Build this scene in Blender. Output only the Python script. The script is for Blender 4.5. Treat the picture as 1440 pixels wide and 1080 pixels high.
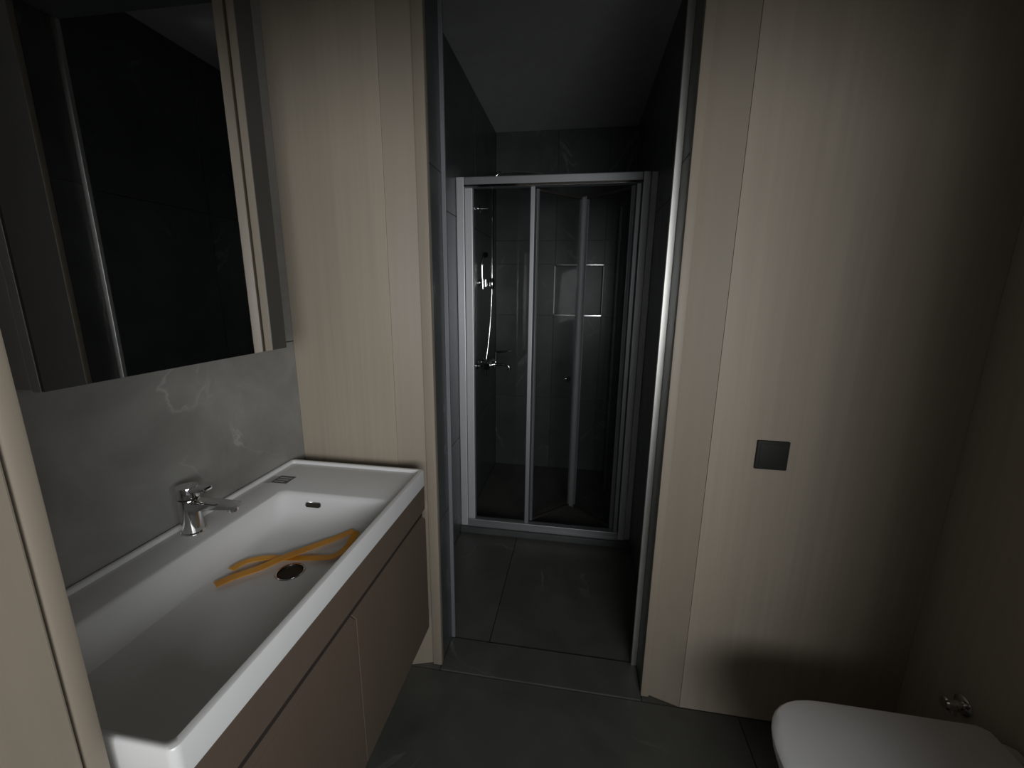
import bpy, bmesh, math, random
from mathutils import Vector, Matrix
random.seed(4)
S = bpy.context.scene
for o in list(bpy.data.objects): bpy.data.objects.remove(o)
C = S.collection

# ------------------------------------------------------------ camera
PITCH, YAW, ROLL, FPX, CAMH = .2162, .1575, .0113, 586.08, 1.42
cy, sy, cp, sp = math.cos(YAW), math.sin(YAW), math.cos(PITCH), math.sin(PITCH)
fw = Vector((-sy*cp, cy*cp, -sp)); r0 = Vector((cy, sy, 0)); u0 = r0.cross(fw)
cr, sr = math.cos(ROLL), math.sin(ROLL)
cx_, cy_ = r0*cr + u0*sr, u0*cr - r0*sr
cam = bpy.data.cameras.new('camera'); cam.sensor_fit = 'HORIZONTAL'; cam.sensor_width = 36
cam.lens = FPX/1440*36; cam.clip_start = .02; cam.clip_end = 50
co = bpy.data.objects.new('camera', cam); C.objects.link(co)
M = Matrix((cx_, cy_, -fw)).transposed().to_4x4(); M.translation = (0, 0, CAMH); co.matrix_world = M
S.camera = co

# ------------------------------------------------------------ world, light, exposure
w = bpy.data.worlds.new('world'); S.world = w; w.use_nodes = True
w.node_tree.nodes['Background'].inputs[0].default_value = (.5, .6, .8, 1)
w.node_tree.nodes['Background'].inputs[1].default_value = .02
S.view_settings.view_transform = 'Standard'; S.view_settings.look = 'None'
S.view_settings.gamma = 1; S.view_settings.use_curve_mapping = False
S.view_settings.exposure = 0.0
# dim daylight through the small corridor window behind the viewer
WX0, WX1, WZ0, WZ1, HALLY = .08, 1.22, .98, 1.66, -1.30
la = bpy.data.lights.new('window_daylight', 'AREA'); la.shape = 'RECTANGLE'
la.size = WX1-WX0; la.size_y = WZ1-WZ0; la.energy = 11.2; la.spread = math.radians(100); la.color = (.97, .99, 1.0)
lo = bpy.data.objects.new('window_daylight', la); C.objects.link(lo)
lo.location = ((WX0+WX1)/2, HALLY+.16, (WZ0+WZ1)/2); lo.rotation_euler = (math.pi/2, 0, math.pi)
lo.rotation_euler = Vector((-.33, 1, -.06)).to_track_quat('-Z', 'Z').to_euler()

# added fill lamp without a known source, lifts the marble and basin edge
EY0, EY1, EZ0, EZ1, EX = -.95, -.35, 1.05, 1.85, 1.60
lb_ = bpy.data.lights.new('marble_fill_light', 'AREA'); lb_.shape = 'RECTANGLE'
lb_.size = EY1-EY0; lb_.size_y = EZ1-EZ0; lb_.energy = 1.3; lb_.color = (.95, .98, 1.0); lb_.spread = math.radians(75)
le = bpy.data.objects.new('marble_fill_light', lb_); C.objects.link(le)
le.location = (EX-.12, (EY0+EY1)/2, (EZ0+EZ1)/2)
le.rotation_euler = Vector((-1, .47, -.12)).to_track_quat('-Z', 'Z').to_euler()

# ------------------------------------------------------------ materials
def newmat(n):
    m = bpy.data.materials.new(n); m.use_nodes = True
    nt = m.node_tree; return m, nt, nt.nodes['Principled BSDF']
def N(nt, t, **k):
    n = nt.nodes.new(t)
    for a, b in k.items(): setattr(n, a, b)
    return n
def coords(nt, scale, vary=True):
    g = N(nt, 'ShaderNodeNewGeometry'); mp = N(nt, 'ShaderNodeMapping'); mp.inputs['Scale'].default_value = scale
    if vary:
        oi = N(nt, 'ShaderNodeObjectInfo'); mu = N(nt, 'ShaderNodeVectorMath', operation='MULTIPLY_ADD')
        mu.inputs[1].default_value = (7, 5, 9); nt.links.new(oi.outputs['Random'], mu.inputs[0])
        nt.links.new(g.outputs['Position'], mu.inputs[2]); nt.links.new(mu.outputs[0], mp.inputs['Vector'])
    else: nt.links.new(g.outputs['Position'], mp.inputs['Vector'])
    return mp.outputs[0]
def ramp(nt, fac, stops):
    r = N(nt, 'ShaderNodeValToRGB'); e = r.color_ramp.elements
    while len(e) < len(stops): e.new(.5)
    for q, (p, c) in zip(e, stops): q.position = p; q.color = (*c, 1)
    nt.links.new(fac, r.inputs[0]); return r.outputs[0]
def plain(n, col, rough=.5, metal=0, bump=0, spec=.5, var=.05):
    m, nt, b = newmat(n); b.inputs['Roughness'].default_value = rough; b.inputs['Metallic'].default_value = metal
    b.inputs['Specular IOR Level'].default_value = spec
    nz = N(nt, 'ShaderNodeTexNoise'); nz.inputs['Scale'].default_value = 14; nz.inputs['Detail'].default_value = 4
    nt.links.new(coords(nt, (1, 1, 1)), nz.inputs['Vector'])
    lo_, hi_ = [max(0, c*(1-var)) for c in col], [min(1, c*(1+var)) for c in col]
    nt.links.new(ramp(nt, nz.outputs[0], [(.3, lo_), (.7, hi_)]), b.inputs['Base Color'])
    if bump:
        bp = N(nt, 'ShaderNodeBump'); bp.inputs['Strength'].default_value = bump; bp.inputs['Distance'].default_value = .002
        nt.links.new(nz.outputs[0], bp.inputs['Height']); nt.links.new(bp.outputs[0], b.inputs['Normal'])
    return m
def wood(n, col, rough=.55, amp=.09):
    m, nt, b = newmat(n); b.inputs['Roughness'].default_value = rough
    a = N(nt, 'ShaderNodeTexNoise'); a.inputs['Scale'].default_value = 1; a.inputs['Detail'].default_value = 5; a.inputs['Roughness'].default_value = .65
    nt.links.new(coords(nt, (60, 60, 1.3)), a.inputs['Vector'])
    c = N(nt, 'ShaderNodeTexNoise'); c.inputs['Scale'].default_value = 1; c.inputs['Detail'].default_value = 2
    nt.links.new(coords(nt, (9, 9, .5)), c.inputs['Vector'])
    mx = N(nt, 'ShaderNodeMath', operation='ADD'); nt.links.new(a.outputs[0], mx.inputs[0]); nt.links.new(c.outputs[0], mx.inputs[1])
    hf = N(nt, 'ShaderNodeMath', operation='MULTIPLY'); hf.inputs[1].default_value = .5; nt.links.new(mx.outputs[0], hf.inputs[0])
    nt.links.new(ramp(nt, hf.outputs[0], [(.33, [x*(1-amp) for x in col]), (.66, [x*(1+amp) for x in col])]), b.inputs['Base Color'])
    bp = N(nt, 'ShaderNodeBump'); bp.inputs['Strength'].default_value = .08; bp.inputs['Distance'].default_value = .001
    nt.links.new(a.outputs[0], bp.inputs['Height']); nt.links.new(bp.outputs[0], b.inputs['Normal'])
    return m
def stone(n, dark, light, vein, rough=.35, vscale=1.6):
    m, nt, b = newmat(n); b.inputs['Roughness'].default_value = rough
    a = N(nt, 'ShaderNodeTexNoise'); a.inputs['Scale'].default_value = 4; a.inputs['Detail'].default_value = 8; a.inputs['Roughness'].default_value = .6; a.inputs['Distortion'].default_value = .6
    v = coords(nt, (1, 1, 1)); nt.links.new(v, a.inputs['Vector'])
    base = ramp(nt, a.outputs[0], [(.3, dark), (.7, light)])
    d = N(nt, 'ShaderNodeTexNoise'); d.inputs['Scale'].default_value = vscale; d.inputs['Detail'].default_value = 6; d.inputs['Distortion'].default_value = 1.2
    nt.links.new(v, d.inputs['Vector'])
    vf = ramp(nt, d.outputs[0], [(.492, (0, 0, 0)), (.5, (1, 1, 1)), (.508, (0, 0, 0))])
    e = N(nt, 'ShaderNodeTexNoise'); e.inputs['Scale'].default_value = 3.1; nt.links.new(v, e.inputs['Vector'])
    ef = ramp(nt, e.outputs[0], [(.5, (0, 0, 0)), (.68, (1, 1, 1))])
    mm = N(nt, 'ShaderNodeMath', operation='MULTIPLY'); nt.links.new(vf, mm.inputs[0]); nt.links.new(ef, mm.inputs[1])
    mix = N(nt, 'ShaderNodeMix', data_type='RGBA'); nt.links.new(mm.outputs[0], mix.inputs[0])
    nt.links.new(base, mix.inputs[6]); mix.inputs[7].default_value = (*vein, 1)
    nt.links.new(mix.outputs[2], b.inputs['Base Color'])
    return m
def glassmat(n, tint):
    m, nt, b = newmat(n); nt.nodes.remove(b)
    t = N(nt, 'ShaderNodeBsdfTransparent'); t.inputs[0].default_value = (*tint, 1)
    g = N(nt, 'ShaderNodeBsdfGlossy'); g.inputs['Roughness'].default_value = .03
    lw = N(nt, 'ShaderNodeLayerWeight'); lw.inputs[0].default_value = .5
    pw = N(nt, 'ShaderNodeMath', operation='POWER'); pw.inputs[1].default_value = 5; nt.links.new(lw.outputs['Facing'], pw.inputs[0])
    f = N(nt, 'ShaderNodeMath', operation='MULTIPLY_ADD'); f.inputs[1].default_value = .8; f.inputs[2].default_value = .03; nt.links.new(pw.outputs[0], f.inputs[0])
    x = N(nt, 'ShaderNodeMixShader'); nt.links.new(f.outputs[0], x.inputs[0]); nt.links.new(t.outputs[0], x.inputs[1]); nt.links.new(g.outputs[0], x.inputs[2])
    nt.links.new(x.outputs[0], nt.nodes['Material Output'].inputs[0]); return m
MAT = dict(
    panel=wood('greige_wood_panel', (.375, .320, .254)),
    casing=wood('greige_casing', (.295, .250, .196), .5, .05),
    cabinet=wood('taupe_cabinet_front', (.135, .102, .076), .42, .04),
    groove=plain('dark_groove', (.03, .025, .022), .6),
    splash=stone('grey_marble', (.215, .211, .197), (.345, .339, .318), (.50, .49, .47), .4),
    tile=stone('dark_grey_stone_tile', (.058, .062, .062), (.092, .097, .097), (.17, .18, .18), .33, 1.3),
    floor=stone('charcoal_floor_tile', (.066, .067, .058), (.105, .106, .093), (.17, .17, .16), .42, 1.1),
    grout=plain('grey_grout', (.14, .14, .135), .9),
    plaster=plain('painted_plaster', (.80, .80, .80), .9),
    ceil=plain('ceiling_paint', (.48, .48, .48), .9),
    ceramic=plain('white_ceramic', (.78, .78, .77), .22, var=.01),
    chrome=plain('chrome', (.8, .8, .8), .1, 1, var=.01),
    alu=plain('satin_aluminium', (.72, .73, .75), .48, .55, var=.02),
    alu_shade=plain('shaded_aluminium', (.37, .38, .39), .5, .8, var=.02),  # same aluminium, shade put into the colour for less lit frame parts
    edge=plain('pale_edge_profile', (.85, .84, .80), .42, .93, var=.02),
    mirror=plain('mirror_glass', (.86, .87, .87), .015, 1, var=.0),
    body=plain('grey_cabinet_body', (.26, .25, .23), .5),
    frame=plain('dark_grey_frame', (.055, .054, .049), .4),
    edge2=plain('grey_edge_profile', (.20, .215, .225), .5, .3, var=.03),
    black=plain('black_plastic', (.022, .022, .020), .6, spec=.3),
    dark=plain('dark_hole', (.02, .014, .008), .6),
    strap=plain('orange_strap', (.95, .40, .028), .45, var=.15, bump=.1),
    paper=plain('grey_print_label', (.13, .13, .125), .6, var=.45),
    paper2=plain('pale_label_film', (.48, .48, .46), .5),
    glass=glassmat('clear_glass', (.955, .965, .96)),
    winglass=glassmat('window_glass', (.95, .97, .97)),
)

# ------------------------------------------------------------ geometry helpers
def box(bm, x0, x1, y0, y1, z0, z1, bev=0, mtx=None):
    r = bmesh.ops.create_cube(bm, size=1)
    vs = r['verts']
    for v in vs:
        v.co = Vector(((x0+x1)/2+v.co.x*(x1-x0), (y0+y1)/2+v.co.y*(y1-y0), (z0+z1)/2+v.co.z*(z1-z0)))
        if mtx: v.co = mtx @ v.co
    if bev:
        es = list({e for v in vs for e in v.link_edges})
        bmesh.ops.bevel(bm, geom=es, offset=bev, segments=2, affect='EDGES', profile=.6)
    return bm
def B(*a, **k): return box(bmesh.new(), *a, **k)
def tube(bm, pts, rad, n=12, caps=True):
    pts = [Vector(p) for p in pts]; rs = rad if isinstance(rad, (list, tuple)) else [rad]*len(pts)
    rings = []; up = Vector((.13, .21, .97)).normalized()
    prev = None
    for i, p in enumerate(pts):
        t = (pts[min(i+1, len(pts)-1)]-pts[max(i-1, 0)])
        t = t.normalized() if t.length > 1e-9 else prev[2]
        if prev is None:
            a = t.cross(up); a = a.normalized() if a.length > .05 else t.cross(Vector((1, 0, 0))).normalized()
        else:
            a = prev[0]-t*prev[0].dot(t); a.normalize()
        b = t.cross(a); prev = (a, b, t)
        rings.append([bm.verts.new(p+(a*math.cos(q)+b*math.sin(q))*rs[i]) for q in [2*math.pi*k/n for k in range(n)]])
    for A, Bq in zip(rings, rings[1:]):
        for k in range(n): bm.faces.new((A[k], A[(k+1) % n], Bq[(k+1) % n], Bq[k]))
    if caps: bm.faces.new(rings[0][::-1]); bm.faces.new(rings[-1])
    return bm
def T(pts, rad, n=14): return tube(bmesh.new(), pts, rad, n)
def smooth_path(pts, n=8):
    P = [Vector(p) for p in pts]; out = []
    for i in range(len(P)-1):
        a, b, c, d = P[max(i-1, 0)], P[i], P[i+1], P[min(i+2, len(P)-1)]
        for k in range(n):
            t = k/n
            out.append(.5*((2*b)+(c-a)*t+(2*a-5*b+4*c-d)*t*t+(3*b-a-3*c+d)*t**3))
    return out+[P[-1]]
def rrect(x0, x1, y0, y1, r, z, n=6):
    out = []
    for (px, py, a0) in ((x1-r, y1-r, 0), (x0+r, y1-r, 90), (x0+r, y0+r, 180), (x1-r, y0+r, 270)):
        for k in range(n+1):
            a = math.radians(a0+90*k/n); out.append(Vector((px+r*math.cos(a), py+r*math.sin(a), z)))
    return out
def loft(rings, cap0=False, cap1=False):
    bm = bmesh.new(); R = [[bm.verts.new(p) for p in r] for r in rings]; n = len(R[0])
    for A, Bq in zip(R, R[1:]):
        for k in range(n): bm.faces.new((A[k], A[(k+1) % n], Bq[(k+1) % n], Bq[k]))
    if cap0: bm.faces.new(R[0][::-1])
    if cap1: bm.faces.new(R[-1])
    bmesh.ops.recalc_face_normals(bm, faces=bm.faces); return bm

def finish(name, bm, mat, smooth):
    bmesh.ops.recalc_face_normals(bm, faces=bm.faces)
    me = bpy.data.meshes.new(name); bm.to_mesh(me); bm.free()
    me.materials.append(MAT[mat])
    if smooth:
        for p in me.polygons: p.use_smooth = True
        me.set_sharp_from_angle(angle=math.radians(38))
    return me
ORG = {}
def obj(name, bm, mat, parent=None, smooth=False, label=None):
    """one mesh object, vertices given in world coordinates; the parent's origin is taken off"""
    if parent: org = ORG[parent]
    else:
        xs = [v.co for v in bm.verts]
        org = Vector(((min(v.x for v in xs)+max(v.x for v in xs))/2, (min(v.y for v in xs)+max(v.y for v in xs))/2, min(v.z for v in xs)))
    bmesh.ops.translate(bm, verts=bm.verts, vec=-org)
    o = bpy.data.objects.new(name, finish(name, bm, mat, smooth)); C.objects.link(o)
    if parent: o.parent = parent
    else: o.location = org
    ORG[o] = org
    if label: o['label'] = label
    return o
def thing(name, loc, label, cat, group=None):
    e = bpy.data.objects.new(name, None); C.objects.link(e); e.location = loc; e.empty_display_size = .05
    ORG[e] = Vector(loc); e['label'] = label; e['category'] = cat
    if group: e['group'] = group
    return e
def tag(o, label, cat, group=None):
    o['label'] = label; o['category'] = cat
    if group: o['group'] = group
    return o
def struct(name, bm, mat, label, cat):
    o = obj(name, bm, mat); o['kind'] = 'structure'; o['label'] = label; o['category'] = cat; return o
TILE = {}
def tiles(parent, name, mat, plane, at_, us, vs, th, skip=None, gap=.0015):
    """separate slabs lying on a plane: plane 'x' (u=y,v=z), 'y' (u=x,v=z), 'z' (u=x,v=y); at_ is the slab's centre depth"""
    for i in range(len(us)-1):
        for j in range(len(vs)-1):
            u0_, u1_, v0_, v1_ = us[i]+gap, us[i+1]-gap, vs[j]+gap, vs[j+1]-gap
            if skip and skip((u0_+u1_)/2, (v0_+v1_)/2): continue
            a, b = round(u1_-u0_, 4), round(v1_-v0_, 4); key = (plane, a, b, th, mat)
            if key not in TILE:
                d = dict(x=(th, a, b), y=(a, th, b), z=(a, b, th))[plane]
                TILE[key] = finish(name, B(-d[0]/2, d[0]/2, -d[1]/2, d[1]/2, -d[2]/2, d[2]/2, bev=.0012), mat, False)
            o = bpy.data.objects.new(name, TILE[key]); C.objects.link(o)
            uc, vc = (u0_+u1_)/2, (v0_+v1_)/2
            p = Vector(dict(x=(at_, uc, vc), y=(uc, at_, vc), z=(uc, vc, at_))[plane])
            o.parent = parent; o.location = p-ORG[parent]

# ------------------------------------------------------------ the setting
XL, XR, Y0, YF = -.951, 1.06, .325, 1.27       # bathroom
YT = 1.43                                      # back of the far wall
VL, VR, YB = -.655, .34, 3.26                  # shower corridor
CEIL = 2.546
JL, JR, HEAD = -.469, .279, 2.34               # opening to the shower
DL, DR, DH = -.556, .68, 1.80                            # entrance opening, its unseen head set low to darken the wall tops
HX0, HX1 = -1.25, 1.60

fl = struct('floor', B(HX0, HX1, HALLY, YB+.1, -.10, -.012), 'grout', 'dark grey stone tiled floor', 'floor')
tiles(fl, 'floor_tile', 'floor', 'z', -.006, [XL, -.60, .60, XR], [Y0, YF], .012)
tiles(fl, 'floor_tile', 'floor', 'z', -.0035, [JL, JR], [YF, 1.425], .017)
tiles(fl, 'floor_tile', 'floor', 'z', -.007, [-.597, JL], [YF, YF+.042], .010)
tiles(fl, 'floor_tile', 'floor', 'z', -.007, [JR, .407], [YF, YF+.042], .010)
tiles(fl, 'floor_tile', 'floor', 'z', -.006, [VL, -.31, VR], [1.425, 2.20], .012)
tiles(fl, 'floor_tile', 'floor', 'z', -.006, [VL, -.31, VR], [2.29, YB], .012)
tiles(fl, 'floor_tile', 'floor', 'z', -.006, [HX0, -.65, -.05, .55, HX1], [HALLY, -.6, .10], .012)
tiles(fl, 'floor_tile', 'floor', 'z', -.006, [DL, DR], [.10, Y0], .012)
struct('ceiling', B(HX0, HX1, HALLY, YB+.1, CEIL, CEIL+.08), 'ceil', 'plain painted ceiling over the bathroom', 'ceiling')

wl = struct('wall_left', B(XL-.11, XL-.012, Y0, YF+.1, -.012, CEIL), 'grout', 'grey marble slab wall behind the washbasin', 'wall')
tiles(wl, 'marble_slab', 'splash', 'x', XL-.006, [Y0, YF+.012], [0, 1.252, CEIL], .012)
wr = struct('wall_right', B(XR+.012, XR+.11, Y0, YF+.1, -.012, CEIL), 'grout', 'greige wood panelled wall beside the toilet', 'wall')
tiles(wr, 'wood_panel', 'panel', 'x', XR+.006, [Y0, YF+.012], [0, CEIL], .012)

wfm = bmesh.new()
box(wfm, XL-.11, -.597, YF+.012, YT-.012, -.012, CEIL); box(wfm, .407, XR+.11, YF+.012, YT-.012, -.012, CEIL)
box(wfm, -.597, JL-.010, YF+.042, YT-.012, -.012, CEIL); box(wfm, JR+.010, .407, YF+.042, YT-.012, -.012, CEIL)
box(wfm, JL-.010, JR+.010, YF+.042, YT-.012, HEAD+.01, CEIL)
wf = struct('wall_far', wfm, 'grout', 'greige wood panelled wall around the shower opening', 'wall')
tiles(wf, 'wood_panel', 'panel', 'y', YF+.006, [XL, -.597], [0, CEIL], .012, gap=.0004)
tiles(wf, 'wood_panel', 'panel', 'y', YF+.006, [.407, XR], [0, CEIL], .012, gap=.0004)
tiles(wf, 'jamb_tile', 'tile', 'x', JL-.005, [YF+.042, YT], [0, .60, 1.80, HEAD], .010)
tiles(wf, 'jamb_tile', 'tile', 'x', JR+.005, [YF+.042, YT], [0, .60, 1.80, HEAD], .010)
tiles(wf, 'jamb_tile', 'tile', 'z', HEAD+.005, [JL, JR], [YF+.042, YT], .010)
# door casing: a flat board with a raised inner lip, on both sides and above
def casing(name, xo, xi, l0, l1, label):
    """board splayed towards the opening: outer edge xo flush with the panel, inner edge xi set back"""
    bm = bmesh.new(); zs = (0, HEAD+.10)
    prof = [(xo, YF+.001), (xi, YF+.030), (xi, YF+.042), (xo, YF+.042)]
    V = [[bm.verts.new((x, y, z)) for x, y in prof] for z in zs]
    for k in range(4): bm.faces.new((V[0][k], V[0][(k+1) % 4], V[1][(k+1) % 4], V[1][k]))
    bm.faces.new(V[0][::-1]); bm.faces.new(V[1])
    o = obj(name, bm, 'casing')
    o['kind'] = 'structure'; o['label'] = label; o['category'] = 'door trim'
    obj('casing_lip', B(l0, l1, YF+.020, YF+.042, .0, HEAD+.02, bev=.004), 'casing', o, True)
casing('trim_1', -.5965, -.504, -.5035, JL+.001, 'greige door casing board beside the washbasin')
casing('trim_2', .4065, .307, JR-.001, .3065, 'greige door casing board beside the wall switch')
t3 = obj('trim_3', B(-.5035, .3065, YF+.004, YF+.016, HEAD+.021, HEAD+.10), 'casing'); t3['kind'] = 'structure'; t3['label'] = 'greige casing board over the shower opening'; t3['category'] = 'door trim'
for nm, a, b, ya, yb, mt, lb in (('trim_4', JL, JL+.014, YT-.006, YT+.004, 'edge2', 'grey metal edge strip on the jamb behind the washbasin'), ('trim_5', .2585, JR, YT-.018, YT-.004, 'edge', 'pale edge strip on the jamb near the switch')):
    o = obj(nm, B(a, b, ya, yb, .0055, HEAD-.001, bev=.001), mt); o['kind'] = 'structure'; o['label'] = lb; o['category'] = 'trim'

# shower corridor walls
rows = [0, .60, 1.80, CEIL]
sl = struct('wall_shower_left', B(VL-.11, VL-.010, YT-.012, YB+.1, -.012, CEIL), 'grout', 'dark stone tiled wall carrying the shower mixer', 'wall')
tiles(sl, 'wall_tile', 'tile', 'x', VL-.005, [YT, 2.03, 2.63, YB], rows, .010)
sr_ = struct('wall_shower_right', B(VR+.010, VR+.11, YT-.012, YB+.1, -.012, CEIL), 'grout', 'dark stone tiled wall opposite the shower mixer', 'wall')
tiles(sr_, 'wall_tile', 'tile', 'x', VR+.005, [YT, 2.03, 2.63, YB], rows, .010)
NX0, NX1, NZ0, NZ1 = -.20, .16, 1.25, 1.63
bwm = bmesh.new()
box(bwm, VL, NX0, YB+.01, YB+.1, -.012, CEIL); box(bwm, NX1, VR, YB+.01, YB+.1, -.012, CEIL)
box(bwm, NX0, NX1, YB+.01, YB+.1, -.012, NZ0); box(bwm, NX0, NX1, YB+.01, YB+.1, NZ1, CEIL)
box(bwm, NX0, NX1, YB+.1, YB+.12, NZ0, NZ1)
sb = struct('wall_shower_back', bwm, 'tile', 'dark stone tiled shower wall with a recessed niche', 'wall')
tiles(sb, 'wall_tile', 'tile', 'y', YB+.005, [VL, NX0, NX1, VR], [0, .60, NZ0, NZ1, 1.80, CEIL], .010, skip=lambda u, v: NX0 < u < NX1 and NZ0 < v < NZ1)
for z0_ in (NZ0-.002, NZ1-.010): obj('niche_trim', B(NX0, NX1, YB-.004, YB+.010, z0_, z0_+.012, bev=.002), 'chrome', sb)
for x0_ in (NX0-.004, NX1-.004): obj('niche_trim', B(x0_, x0_+.008, YB-.002, YB+.010, NZ0+.012, NZ1-.012, bev=.002), 'alu', sb)

# entrance wall (the viewer stands in its opening) and the corridor behind
wnm = bmesh.new()
box(wnm, HX0, DL-.018, .115, Y0-.012, -.012, CEIL); box(wnm, DR+.018, HX1, .115, Y0-.012, -.012, CEIL)
box(wnm, DL-.018, DR+.018, .115, Y0-.012, DH+.018, CEIL)
wn = struct('wall_near', wnm, 'plaster', 'wall with the bathroom entrance opening', 'wall')
dfm = obj('door_1', B(DL-.018, DL, .10, .300, 0, DH, bev=.002), 'casing'); dfm['kind'] = 'structure'; dfm['label'] = 'greige wooden entrance door frame next to the washbasin'; dfm['category'] = 'door frame'
obj('jamb', B(DR, DR+.018, .10, .300, 0, DH, bev=.002), 'casing', dfm)
obj('head', B(DL-.018, DR+.018, .10, .300, DH, DH+.018, bev=.002), 'casing', dfm)
obj('architrave', B(DL-.09, DL+.001, .304, Y0-.001, 0, DH+.010, bev=.004), 'casing', dfm, True)
obj('architrave', B(DR-.001, DR+.09, .304, Y0-.001, 0, DH+.010, bev=.004), 'casing', dfm, True)
obj('architrave', B(DL-.09, DR+.09, .304, Y0-.001, DH+.0105, DH+.09, bev=.004), 'casing', dfm, True)
hbm = bmesh.new()
box(hbm, HX0, WX0-.04, HALLY-.1, HALLY, -.012, CEIL); box(hbm, WX1+.04, HX1, HALLY-.1, HALLY, -.012, CEIL)
box(hbm, WX0-.04, WX1+.04, HALLY-.1, HALLY, -.012, WZ0-.04); box(hbm, WX0-.04, WX1+.04, HALLY-.1, HALLY, WZ1+.04, CEIL)
struct('wall_back', hbm, 'plaster', 'corridor wall with a small window', 'wall')
struct('wall_corridor_left', B(HX0-.1, HX0, HALLY-.1, .2, -.012, CEIL), 'plaster', 'plain painted end wall of the corridor', 'wall')
eb = bmesh.new()
box(eb, HX1, HX1+.1, HALLY-.1, EY0-.04, -.012, CEIL); box(eb, HX1, HX1+.1, EY1+.04, .2, -.012, CEIL)
box(eb, HX1, HX1+.1, EY0-.04, EY1+.04, -.012, EZ0-.04); box(eb, HX1, HX1+.1, EY0-.04, EY1+.04, EZ1+.04, CEIL)
struct('wall_corridor_right', eb, 'plaster', 'painted end wall of the corridor with an added window', 'wall')
f2 = bmesh.new()
box(f2, HX1+.01, HX1+.06, EY0-.04, EY0, EZ0-.04, EZ1+.04); box(f2, HX1+.01, HX1+.06, EY1, EY1+.04, EZ0-.04, EZ1+.04)
box(f2, HX1+.01, HX1+.06, EY0, EY1, EZ0-.04, EZ0); box(f2, HX1+.01, HX1+.06, EY0, EY1, EZ1, EZ1+.04)
w2 = struct('added_window', f2, 'alu', 'unseen window added at the corridor end for the fill lamp', 'window')  # invented window that goes with the added fill lamp
obj('pane', B(HX1+.03, HX1+.04, EY0, EY1, EZ0, EZ1), 'winglass', w2)
fb = bmesh.new()
box(fb, WX0-.04, WX0, HALLY-.06, HALLY-.01, WZ0-.04, WZ1+.04); box(fb, WX1, WX1+.04, HALLY-.06, HALLY-.01, WZ0-.04, WZ1+.04)
box(fb, WX0, WX1, HALLY-.06, HALLY-.01, WZ0-.04, WZ0); box(fb, WX0, WX1, HALLY-.06, HALLY-.01, WZ1, WZ1+.04)
wi = struct('window_1', fb, 'alu', 'small corridor window', 'window')
obj('pane', B(WX0, WX1, HALLY-.04, HALLY-.03, WZ0, WZ1), 'winglass', wi)

# ------------------------------------------------------------ vanity cabinet
VX0, VX1, VY0, VY1 = XL, -.475, .337, 1.203
vc = thing('vanity_cabinet', ((VX0+VX1)/2, (VY0+VY1)/2, .255), 'taupe wall hung vanity cabinet under the white washbasin', 'cabinet')
obj('body', B(VX0+.002, VX1-.022, VY0+.004, VY1-.004, .255, .700), 'cabinet', vc)
obj('side_panel', B(VX0+.002, VX1-.022, VY1-.022, VY1-.004, .7005, .802), 'cabinet', vc)
obj('side_panel', B(VX0+.002, VX1-.022, VY0+.003, VY0+.007, .7005, .802), 'cabinet', vc)
obj('drawer_front', B(VX1-.021, VX1-.003, VY0+.002, VY1-.002, .716, .799, bev=.0015), 'cabinet', vc)
obj('grip_rail', B(VX1-.0215, VX1-.014, VY0+.003, VY1-.003, .690, .7155), 'groove', vc)
for a, b in ((VY0+.002, .7545), (.7575, VY1-.002)):
    bm = B(VX1-.021, VX1-.003, a, b, .257, .690, bev=.0015)
    # finger pull: the upper front edge is chamfered
    for v in bm.verts:
        if v.co.z > .685 and v.co.x > VX1-.012: v.co.z -= .010
    obj('door', bm, 'cabinet', vc)

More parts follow.
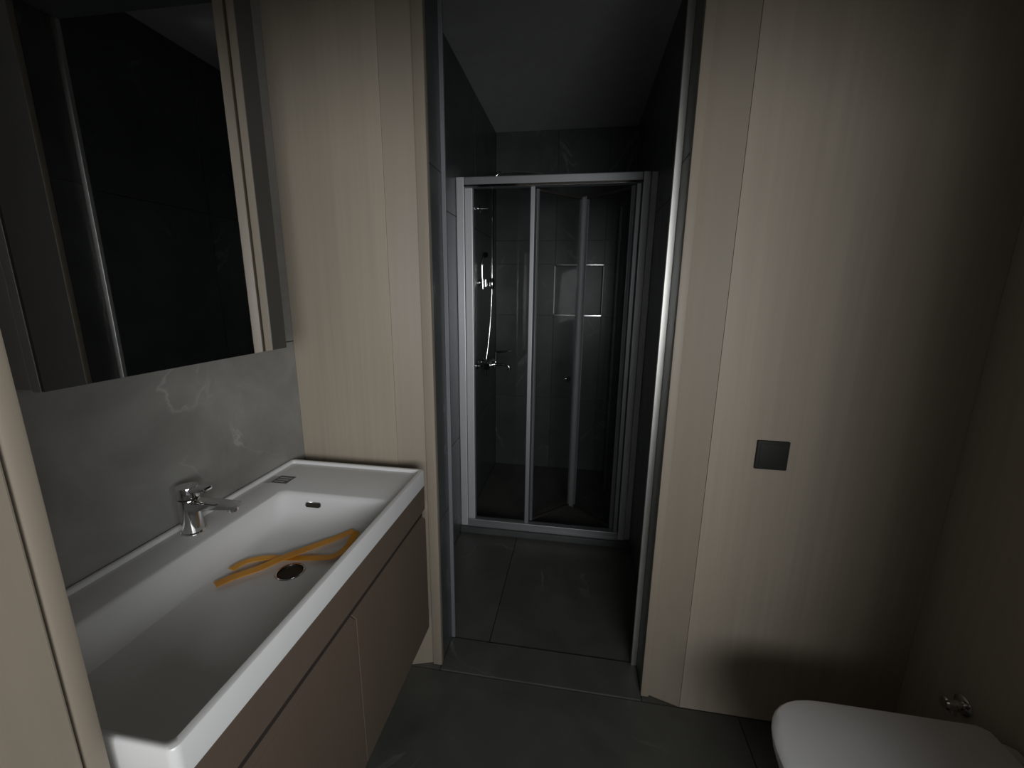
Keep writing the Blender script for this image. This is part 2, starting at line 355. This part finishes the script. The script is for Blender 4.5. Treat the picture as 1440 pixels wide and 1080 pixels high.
# ------------------------------------------------------------ washbasin
def basin_rings():
    X0, X1, Y0_, Y1 = VX0+.001, VX1, .336, 1.203
    R = []
    R.append(rrect(-.78, -.56, .42, .86, .04, .730)); R.append(rrect(-.815, -.525, .385, .915, .045, .735))
    R.append(rrect(-.842, -.505, .3545, 1.002, .03, .780)); R.append(rrect(-.846, -.503, .3520, 1.008, .03, .8025))
    R.append(rrect(X0+.006, X1-.006, Y0_+.006, Y1-.006, .008, .8025))
    R.append(rrect(X0, X1, Y0_, Y1, .012, .8035))
    R.append(rrect(X0, X1, Y0_, Y1, .012, .852))
    R.append(rrect(X0+.0015, X1-.0015, Y0_+.0015, Y1-.0015, .012, .8555))
    R.append(rrect(X0+.005, X1-.005, Y0_+.004, Y1-.005, .012, .857))
    R.append(rrect(X0+.011, X1-.013, Y0_+.009, Y1-.011, .010, .8565))
    R.append(rrect(X0+.0135, X1-.0155, Y0_+.0115, Y1-.0135, .010, .854))
    R.append(rrect(X0+.015, X1-.017, Y0_+.0125, Y1-.015, .010, .847))
    bx0, bx1, by0, by1 = -.842, -.497, .3505, 1.006
    R.append(rrect(bx0-.006, bx1+.003, by0-.001, by1+.006, .022, .846))
    R.append(rrect(bx0, bx1, by0, by1, .024, .8435))
    R.append(rrect(bx0+.004, bx1-.004, by0+.004, by1-.006, .028, .835))
    R.append(rrect(bx0+.014, bx1-.010, by0+.010, by1-.024, .035, .800))
    R.append(rrect(bx0+.019, bx1-.014, by0+.013, by1-.046, .042, .775))
    R.append(rrect(bx0+.025, bx1-.019, by0+.018, by1-.078, .045, .762))
    R.append(rrect(bx0+.040, bx1-.032, by0+.034, by1-.115, .045, .757))
    dx, dy = -.668, .797
    ring = R[-1]
    n = len(ring); out = []
    for k in range(n):
        a = math.pi/4+(k-3)*2*math.pi/n; out.append(Vector((dx+.0335*math.cos(a), dy+.0335*math.sin(a), .7498)))
    for t, z in ((.35, .7540), (.65, .7518), (.88, .7505)):
        R.append([Vector((p.x+(q.x-p.x)*t, p.y+(q.y-p.y)*t, z)) for p, q in zip(ring, out)])
    R.append(out)
    R.append([Vector((p.x, p.y, .738)) for p in out])
    return R
wb = thing('washbasin', ((VX0+VX1)/2, .77, .8025), 'white ceramic rectangular washbasin set on the taupe cabinet', 'washbasin')
obj('basin', loft(basin_rings(), True, True), 'ceramic', wb, True)
dr = obj('drain', loft([[Vector((-.668+r*math.cos(2*math.pi*k/28), .797+r*math.sin(2*math.pi*k/28), z)) for k in range(28)] for r, z in ((.0325, .7395), (.0325, .7500), (.0315, .7512), (.0295, .7505), (.0285, .744))], True, True), 'chrome', wb, True, 'round drain fitting')
obj('drain_hole', loft([[Vector((-.668+r*math.cos(2*math.pi*k/24), .797+r*math.sin(2*math.pi*k/24), z)) for k in range(24)] for r, z in ((.0284, .7442), (.0284, .7470), (.020, .7478))], True, True), 'dark', dr, True, 'dark drain opening')
# overflow slot on the sloping far side of the bowl
Rm = Matrix.Translation((-.732, .9935, .816)) @ Matrix.Rotation(math.radians(-20), 4, 'X')
def slot(w_, h_, t_):
    pts = rrect(-w_/2, w_/2, -h_/2, h_/2, h_*.42, 0, 5)
    return loft([[Rm @ Vector((p.x, s, p.y)) for p in pts] for s in (t_, -.0035)], True, True)
ov = obj('overflow', slot(.050, .017, .012), 'chrome', wb, True, 'overflow slot rim')
Rm = Matrix.Translation((-.732, .9928, .816)) @ Matrix.Rotation(math.radians(-20), 4, 'X')
obj('overflow_hole', slot(.045, .0135, .010), 'dark', ov, True, 'dark overflow opening')
Rz = Matrix.Translation((-.8815, 1.069, 0))
st = obj('sticker', B(-.026, .026, -.024, .024, .8468, .8472, mtx=Rz), 'paper', wb, False, 'small grey printed sticker')
for k in range(3): obj('print_line', B(-.020, .012+.004*k, -.017+.013*k, -.011+.013*k, .8472, .8474, mtx=Rz), 'paper2', st)
obj('film', B(-.046, -.0265, -.030, .018, .8468, .8471, mtx=Rz), 'paper2', wb, False, 'pale translucent film strip')

# ------------------------------------------------------------ basin mixer tap
FX, FY, FZ = -.900, .777, .8465
fc = thing('basin_tap', (FX, FY, FZ), 'chrome single lever mixer tap on the back ledge of the washbasin', 'tap')
def disc(x, y, prof, n=28): return loft([[Vector((x+r*math.cos(2*math.pi*k/n), y+r*math.sin(2*math.pi*k/n), z)) for k in range(n)] for r, z in prof], True, True)
obj('base_ring', disc(FX, FY, ((.0255, FZ), (.0255, FZ+.003), (.0235, FZ+.005))), 'chrome', fc, True)
obj('body', disc(FX, FY, ((.0225, FZ+.005), (.0220, FZ+.05), (.0235, FZ+.085), (.0225, FZ+.0875))), 'chrome', fc, True)
def spout():
    secs = [(-.012, .0215, .060, .0855), (.02, .0210, .062, .0850), (.07, .0185, .070, .0855), (.115, .0165, .0745, .0855), (.132, .0155, .077, .0845)]
    return loft([[Vector((FX+x, FY+a*h, FZ+(z0+z1)/2+b*(z1-z0)/2)) for a, b in ((1, .7), (.8, 1), (-.8, 1), (-1, .7), (-1, -.7), (-.8, -1), (.8, -1), (1, -.7))] for x, h, z0, z1 in secs], True, True)
so = obj('spout', spout(), 'chrome', fc, True)
obj('aerator', disc(FX+.117, FY, ((.010, FZ+.066), (.0115, FZ+.068), (.0115, FZ+.0765))), 'chrome', so, True)
obj('neck', disc(FX, FY, ((.019, FZ+.0875), (.019, FZ+.091))), 'black', fc, True)
lv = obj('lever', disc(FX, FY, ((.0215, FZ+.0905), (.0235, FZ+.092), (.0235, FZ+.115), (.0225, FZ+.118))), 'chrome', fc, True)
obj('lever_handle', B(-.005, .058, -.0135, .0135, -.005, .005, bev=.0035, mtx=Matrix.Translation((FX, FY, FZ+.110)) @ Matrix.Rotation(math.radians(-6), 4, 'Y')), 'chrome', lv, True)

# ------------------------------------------------------------ orange strap lying in the bowl
def ribbon(pts, width=.020, th=.0016):
    P = smooth_path(pts, 7); bm = bmesh.new(); rings = []
    for i, p in enumerate(P):
        t = (P[min(i+1, len(P)-1)]-P[max(i-1, 0)]).normalized(); s = t.cross(Vector((0, 0, 1))).normalized()*width/2
        u = s.cross(t).normalized()*th/2
        rings.append([bm.verts.new(p+q) for q in (s+u, -s+u, -s-u, s-u)])
    for A, Bq in zip(rings, rings[1:]):
        for k in range(4): bm.faces.new((A[k], A[(k+1) % 4], Bq[(k+1) % 4], Bq[k]))
    bm.faces.new(rings[0][::-1]); bm.faces.new(rings[-1]); return bm
sk = thing('orange_strap', (-.70, .80, .758), 'orange flat strap looped beside the drain of the washbasin', 'strap')
STRAP_A = [(-.791, .711, .763), (-.771, .743, .763), (-.737, .780, .763), (-.704, .824, .766), (-.662, .877, .766), (-.617, .920, .771), (-.584, .946, .780)]
STRAP_B = [(-.576, .944, .779), (-.574, .900, .765), (-.589, .858, .761), (-.639, .844, .759), (-.701, .833, .758), (-.755, .822, .760), (-.788, .796, .763), (-.796, .762, .765)]
obj('strap_band', ribbon(STRAP_A, .023), 'strap', sk, True)
obj('strap_band', ribbon(STRAP_B, .019), 'strap', sk, True)

# ------------------------------------------------------------ mirror cabinet
MX, MY0, MY1, MZ0, MZ1 = -.795, .493, 1.031, 1.266, 2.20
mc = thing('mirror_cabinet', ((XL+MX)/2, (MY0+MY1)/2, MZ0), 'mirror fronted wall cabinet above the washbasin', 'mirror cabinet')
obj('body', B(XL+.001, MX-.022, MY0, MY1-.002, MZ0, MZ1, bev=.0015), 'body', mc)
obj('door_panel', B(MX-.020, MX-.0045, MY0-.001, MY1, MZ0-.002, MZ1+.002, bev=.001), 'body', mc)
obj('mirror', B(MX-.0045, MX, MY0+.056, .978, MZ0-.001, MZ1+.001), 'mirror', mc, False, 'mirror glass')
obj('edge_frame', B(MX-.0045, MX+.001, MY0, MY0+.0555, MZ0-.001, MZ1+.001), 'frame', mc, False, 'dark frame strip along the mirror')
obj('edge_frame', B(MX-.0045, MX+.001, .9785, MY1, MZ0-.001, MZ1+.001), 'frame', mc, False, 'dark frame strip along the mirror')

# ------------------------------------------------------------ wall switch
ws = thing('wall_switch', (.578, YF, .914), 'black square light switch on the greige wood panel', 'switch')
obj('frame', B(.5345, .6225, YF-.009, YF-.0002, .914, 1.003, bev=.003), 'black', ws, True)
obj('rocker', B(.5425, .6145, YF-.0105, YF-.0085, .922, .995, bev=.0008), 'black', ws, True)

# ------------------------------------------------------------ toilet
TY = .787
def lid_outline(x0, x1, hw, z, rf=.13, n=10, sq=2.6):
    pts = []
    for k in range(n+1):                        # rounded front as a superellipse, far side first
        a = math.pi/2*k/n
        pts.append(Vector((x0+rf-rf*math.sin(a)**(2/sq), TY+hw*math.cos(a)**(2/sq)*1.0, z)))
    front = pts+[Vector((p.x, 2*TY-p.y, z)) for p in pts[::-1][1:]]
    back = [Vector((x1-.02, TY-hw*.985, z)), Vector((x1, TY-hw*.92, z)), Vector((x1, TY, z)), Vector((x1, TY+hw*.92, z)), Vector((x1-.02, TY+hw*.985, z))]
    return front+back
to = thing('toilet', (.80, TY, .09), 'white wall hung toilet with closed lid on the panelled wall', 'toilet')
def sc(ring, cx0, f, z, dx=0): return [Vector((cx0+(p.x-cx0)*f+dx, TY+(p.y-TY)*f, z)) for p in ring]
L = lid_outline(.482, 1.004, .186, 0, .17)
obj('lid', loft([sc(L, .76, .985, .404), sc(L, .76, 1, .409), sc(L, .76, 1, .416), sc(L, .76, .985, .4205), sc(L, .76, .93, .423), sc(L, .76, .5, .426)], True, True), 'ceramic', to, True)
obj('seat', loft([sc(L, .76, .97, .386), sc(L, .76, .985, .389), sc(L, .76, .985, .400), sc(L, .76, .96, .4035)], True, True), 'ceramic', to, True)
BW = lid_outline(.492, 1.058, .178, 0, .18)
obj('bowl', loft([sc(BW, 1.058, .62, .10), sc(BW, 1.058, .70, .13), sc(BW, 1.058, .82, .22), sc(BW, 1.058, .93, .30), sc(BW, 1.058, .985, .35), sc(BW, 1.058, 1, .372), sc(BW, 1.058, .995, .385)], True, True), 'ceramic', to, True)
for s in (-1, 1):
    obj('hinge', T([(1.010, TY+s*.09-.022, .405), (1.010, TY+s*.09+.022, .405)], .010), 'chrome', to, True, 'chrome hinge')
# small chrome angle valve on the wall behind the toilet
vx, vy, vz = XR, 1.085, .357
av = thing('angle_valve', (vx, vy, vz), 'small chrome angle valve on the wall behind the toilet', 'valve')
def xdisc(prof, y, z, n=22): return loft([[Vector((x, y+r*math.cos(2*math.pi*k/n), z+r*math.sin(2*math.pi*k/n))) for k in range(n)] for r, x in prof], True, True)
obj('escutcheon', xdisc(((.027, vx-.0005), (.026, vx-.005), (.014, vx-.009)), vy, vz), 'chrome', av, True)
obj('body', xdisc(((.0105, vx-.008), (.0105, vx-.029), (.009, vx-.031)), vy, vz), 'chrome', av, True)
obj('outlet', T([(vx-.020, vy, vz), (vx-.020, vy, vz-.032)], .008), 'chrome', av, True)
obj('knob', xdisc(((.0155, vx-.030), (.0165, vx-.033), (.0165, vx-.045), (.013, vx-.049)), vy, vz), 'chrome', av, True)

# ------------------------------------------------------------ shower enclosure
YS = 2.242
se = thing('shower_enclosure', (-.157, YS, 0), 'aluminium framed glass shower screen with a half folded bifold door', 'shower enclosure')
obj('sill', B(VL+.001, VR-.001, 2.2015, 2.2885, -.010, .034, bev=.003), 'tile', se, False, 'dark stone shower kerb')
Z0, Z1 = .036, 1.99
obj('wall_profile', B(VL+.001, -.6135, YS-.022, YS+.022, Z0, Z1, bev=.003), 'alu', se)
obj('stile', B(-.6105, -.570, YS-.017, YS+.020, .081, 1.939, bev=.003), 'alu', se)
obj('wall_profile', B(.2725, .3065, YS-.020, YS+.020, Z0, Z1, bev=.003), 'alu', se)
obj('wall_channel', B(.3085, VR-.001, YS-.012, YS+.016, Z0, Z1, bev=.002), 'alu', se)
tr = obj('top_rail', B(-.6125, .2715, YS-.022, YS+.030, 1.941, 1.99, bev=.004), 'alu_shade', se)
obj('rail_lip', B(-.6125, .2715, YS-.026, YS-.0225, 1.940, 1.952, bev=.001), 'chrome', tr)
br = obj('bottom_rail', B(-.6125, .2715, YS-.020, YS+.020, Z0, .080, bev=.004), 'alu_shade', se)
obj('rail_lip', B(-.6125, .2715, YS-.026, YS-.0205, Z0, .052, bev=.001), 'alu_shade', br)
obj('fixed_glass', B(-.570, -.271, YS-.003, YS+.003, .0805, 1.9405), 'glass', se)
obj('meeting_stile', B(-.271, -.248, YS-.014, YS+.014, .081, 1.940, bev=.003), 'alu_shade', se)
def leaf(a, b):
    a, b = Vector((*a, 0)), Vector((*b, 0)); d = b-a; ang = math.atan2(d.y, d.x); l = d.length
    m = Matrix.Translation(a) @ Matrix.Rotation(ang, 4, 'Z')
    p = obj('door_leaf', B(.014, l-.014, -.003, .003, .088, 1.932, mtx=m), 'glass', se)
    obj('leaf_stile', B(0, .016, -.010, .010, .086, 1.934, bev=.003, mtx=m), 'alu_shade', p)
    obj('leaf_stile', B(l-.017, l, -.011, .011, .086, 1.934, bev=.003, mtx=m), 'alu_shade', p)
    for z in (.086, 1.922): obj('leaf_rail', B(.016, l-.017, -.007, .007, z, z+.012, mtx=m), 'groove', p)
    return p, m, l
APX = (-.008, 2.487)
p1, m1, l1 = leaf((-.245, YS+.016), APX)
p2, m2, l2 = leaf((.2435, YS+.016), (APX[0]+.010, APX[1]))
kb = tube(bmesh.new(), [m1 @ Vector((l1*.73, -.004, .93)), m1 @ Vector((l1*.73, -.018, .93)), m1 @ Vector((l1*.73, -.020, .93)), m1 @ Vector((l1*.73, -.034, .93))], [.008, .008, .016, .017], 18)
obj('knob', kb, 'chrome', p1, True)
obj('strike_stile', B(.245, .266, YS-.016, YS+.014, .081, 1.940, bev=.003), 'alu_shade', se)

# ------------------------------------------------------------ shower mixer, riser and hose
sx, sY, sz = VL, 2.72, .945
sm = rz = thing('shower_set', (-.57, sY, .87), 'chrome shower set of lever mixer, hose and rail on the dark tiled wall', 'shower')
for s in (-1, 1):
    u = obj('wall_union', xdisc(((.030, sx+.0005), (.030, sx+.006), (.018, sx+.012), (.016, sx+.055)), sY+s*.075, sz), 'chrome', sm, True)
obj('mixer_body', T([(sx+.07, sY-.105, sz), (sx+.07, sY-.10, sz), (sx+.07, sY+.10, sz), (sx+.07, sY+.105, sz)], [.020, .024, .024, .020], 20), 'chrome', sm, True)
obj('collar', xdisc(((.022, sx+.086), (.022, sx+.104)), sY, sz), 'chrome', sm, True)
sp_ = obj('spout', T(smooth_path([(sx+.10, sY, sz), (sx+.15, sY, sz+.001), (sx+.185, sY, sz-.002), (sx+.200, sY, sz-.012), (sx+.203, sY, sz-.024)]), .0105), 'chrome', sm, True)
obj('aerator', T([(sx+.203, sY, sz-.022), (sx+.203, sY, sz-.034)], .0125), 'chrome', sp_, True)
lvx = sx+.112
lb = obj('lever', T([(lvx, sY, sz+.015), (lvx, sY, sz+.085)], [.010, .0085]), 'chrome', sm, True)
obj('lever_handle', T([(lvx-.004, sY, sz+.082), (lvx+.045, sY-.002, sz+.088), (lvx+.105, sY-.004, sz+.094)], [.0075, .007, .0065]), 'chrome', lb, True)
obj('hose_outlet', T([(sx+.045, sY-.03, sz-.02), (sx+.045, sY-.03, sz-.075)], [.010, .008]), 'chrome', sm, True)

arm = [(-.570, sY, z) for z in (1.455, 1.6, 1.75, 1.9, 2.02)]+[(-.568, sY, 2.06), (-.560, sY, 2.095), (-.535, sY, 2.125), (-.50, sY, 2.135), (-.40, sY, 2.13), (-.25, sY, 2.118)]
obj('rail', T(smooth_path(arm, 5), .0095), 'chrome', rz, True)
obj('rose', disc(-.25, sY, ((.095, 2.082), (.10, 2.086), (.098, 2.094), (.018, 2.100), (.014, 2.118))), 'chrome', rz, True)
bk = obj('wall_bracket', xdisc(((.024, VL+.0005), (.024, VL+.008), (.011, VL+.013), (.011, VL+.068)), sY, 1.478), 'chrome', rz, True)
obj('slider', T([(-.570, sY, 1.440), (-.570, sY, 1.462), (-.570, sY, 1.494), (-.570, sY, 1.51)], [.013, .018, .018, .013]), 'chrome', bk, True)
obj('slider', T([(-.612, sY, 1.455), (-.612, sY, 1.50)], .017), 'chrome', bk, True)
obj('wall_bracket', xdisc(((.022, VL+.0005), (.022, VL+.007), (.009, VL+.012), (.009, VL+.080)), sY, 1.93), 'chrome', rz, True)
obj('handset', T(smooth_path([(-.628, sY-.01, 1.44), (-.632, sY-.012, 1.52), (-.632, sY-.016, 1.60), (-.616, sY-.03, 1.645)]), .0105), 'chrome', rz, True)
obj('handset_head', T([(-.616, sY-.030, 1.645), (-.606, sY-.042, 1.650), (-.602, sY-.046, 1.648)], [.0105, .019, .018], 18), 'chrome', rz, True)
obj('hose', T(smooth_path([(-.571, sY, 1.445), (-.574, sY, 1.36), (-.582, sY, 1.22), (-.594, sY-.01, 1.08), (-.604, sY-.02, .99), (-.610, sY-.03, .955)], 6), .0058, 10), 'chrome', rz, True)
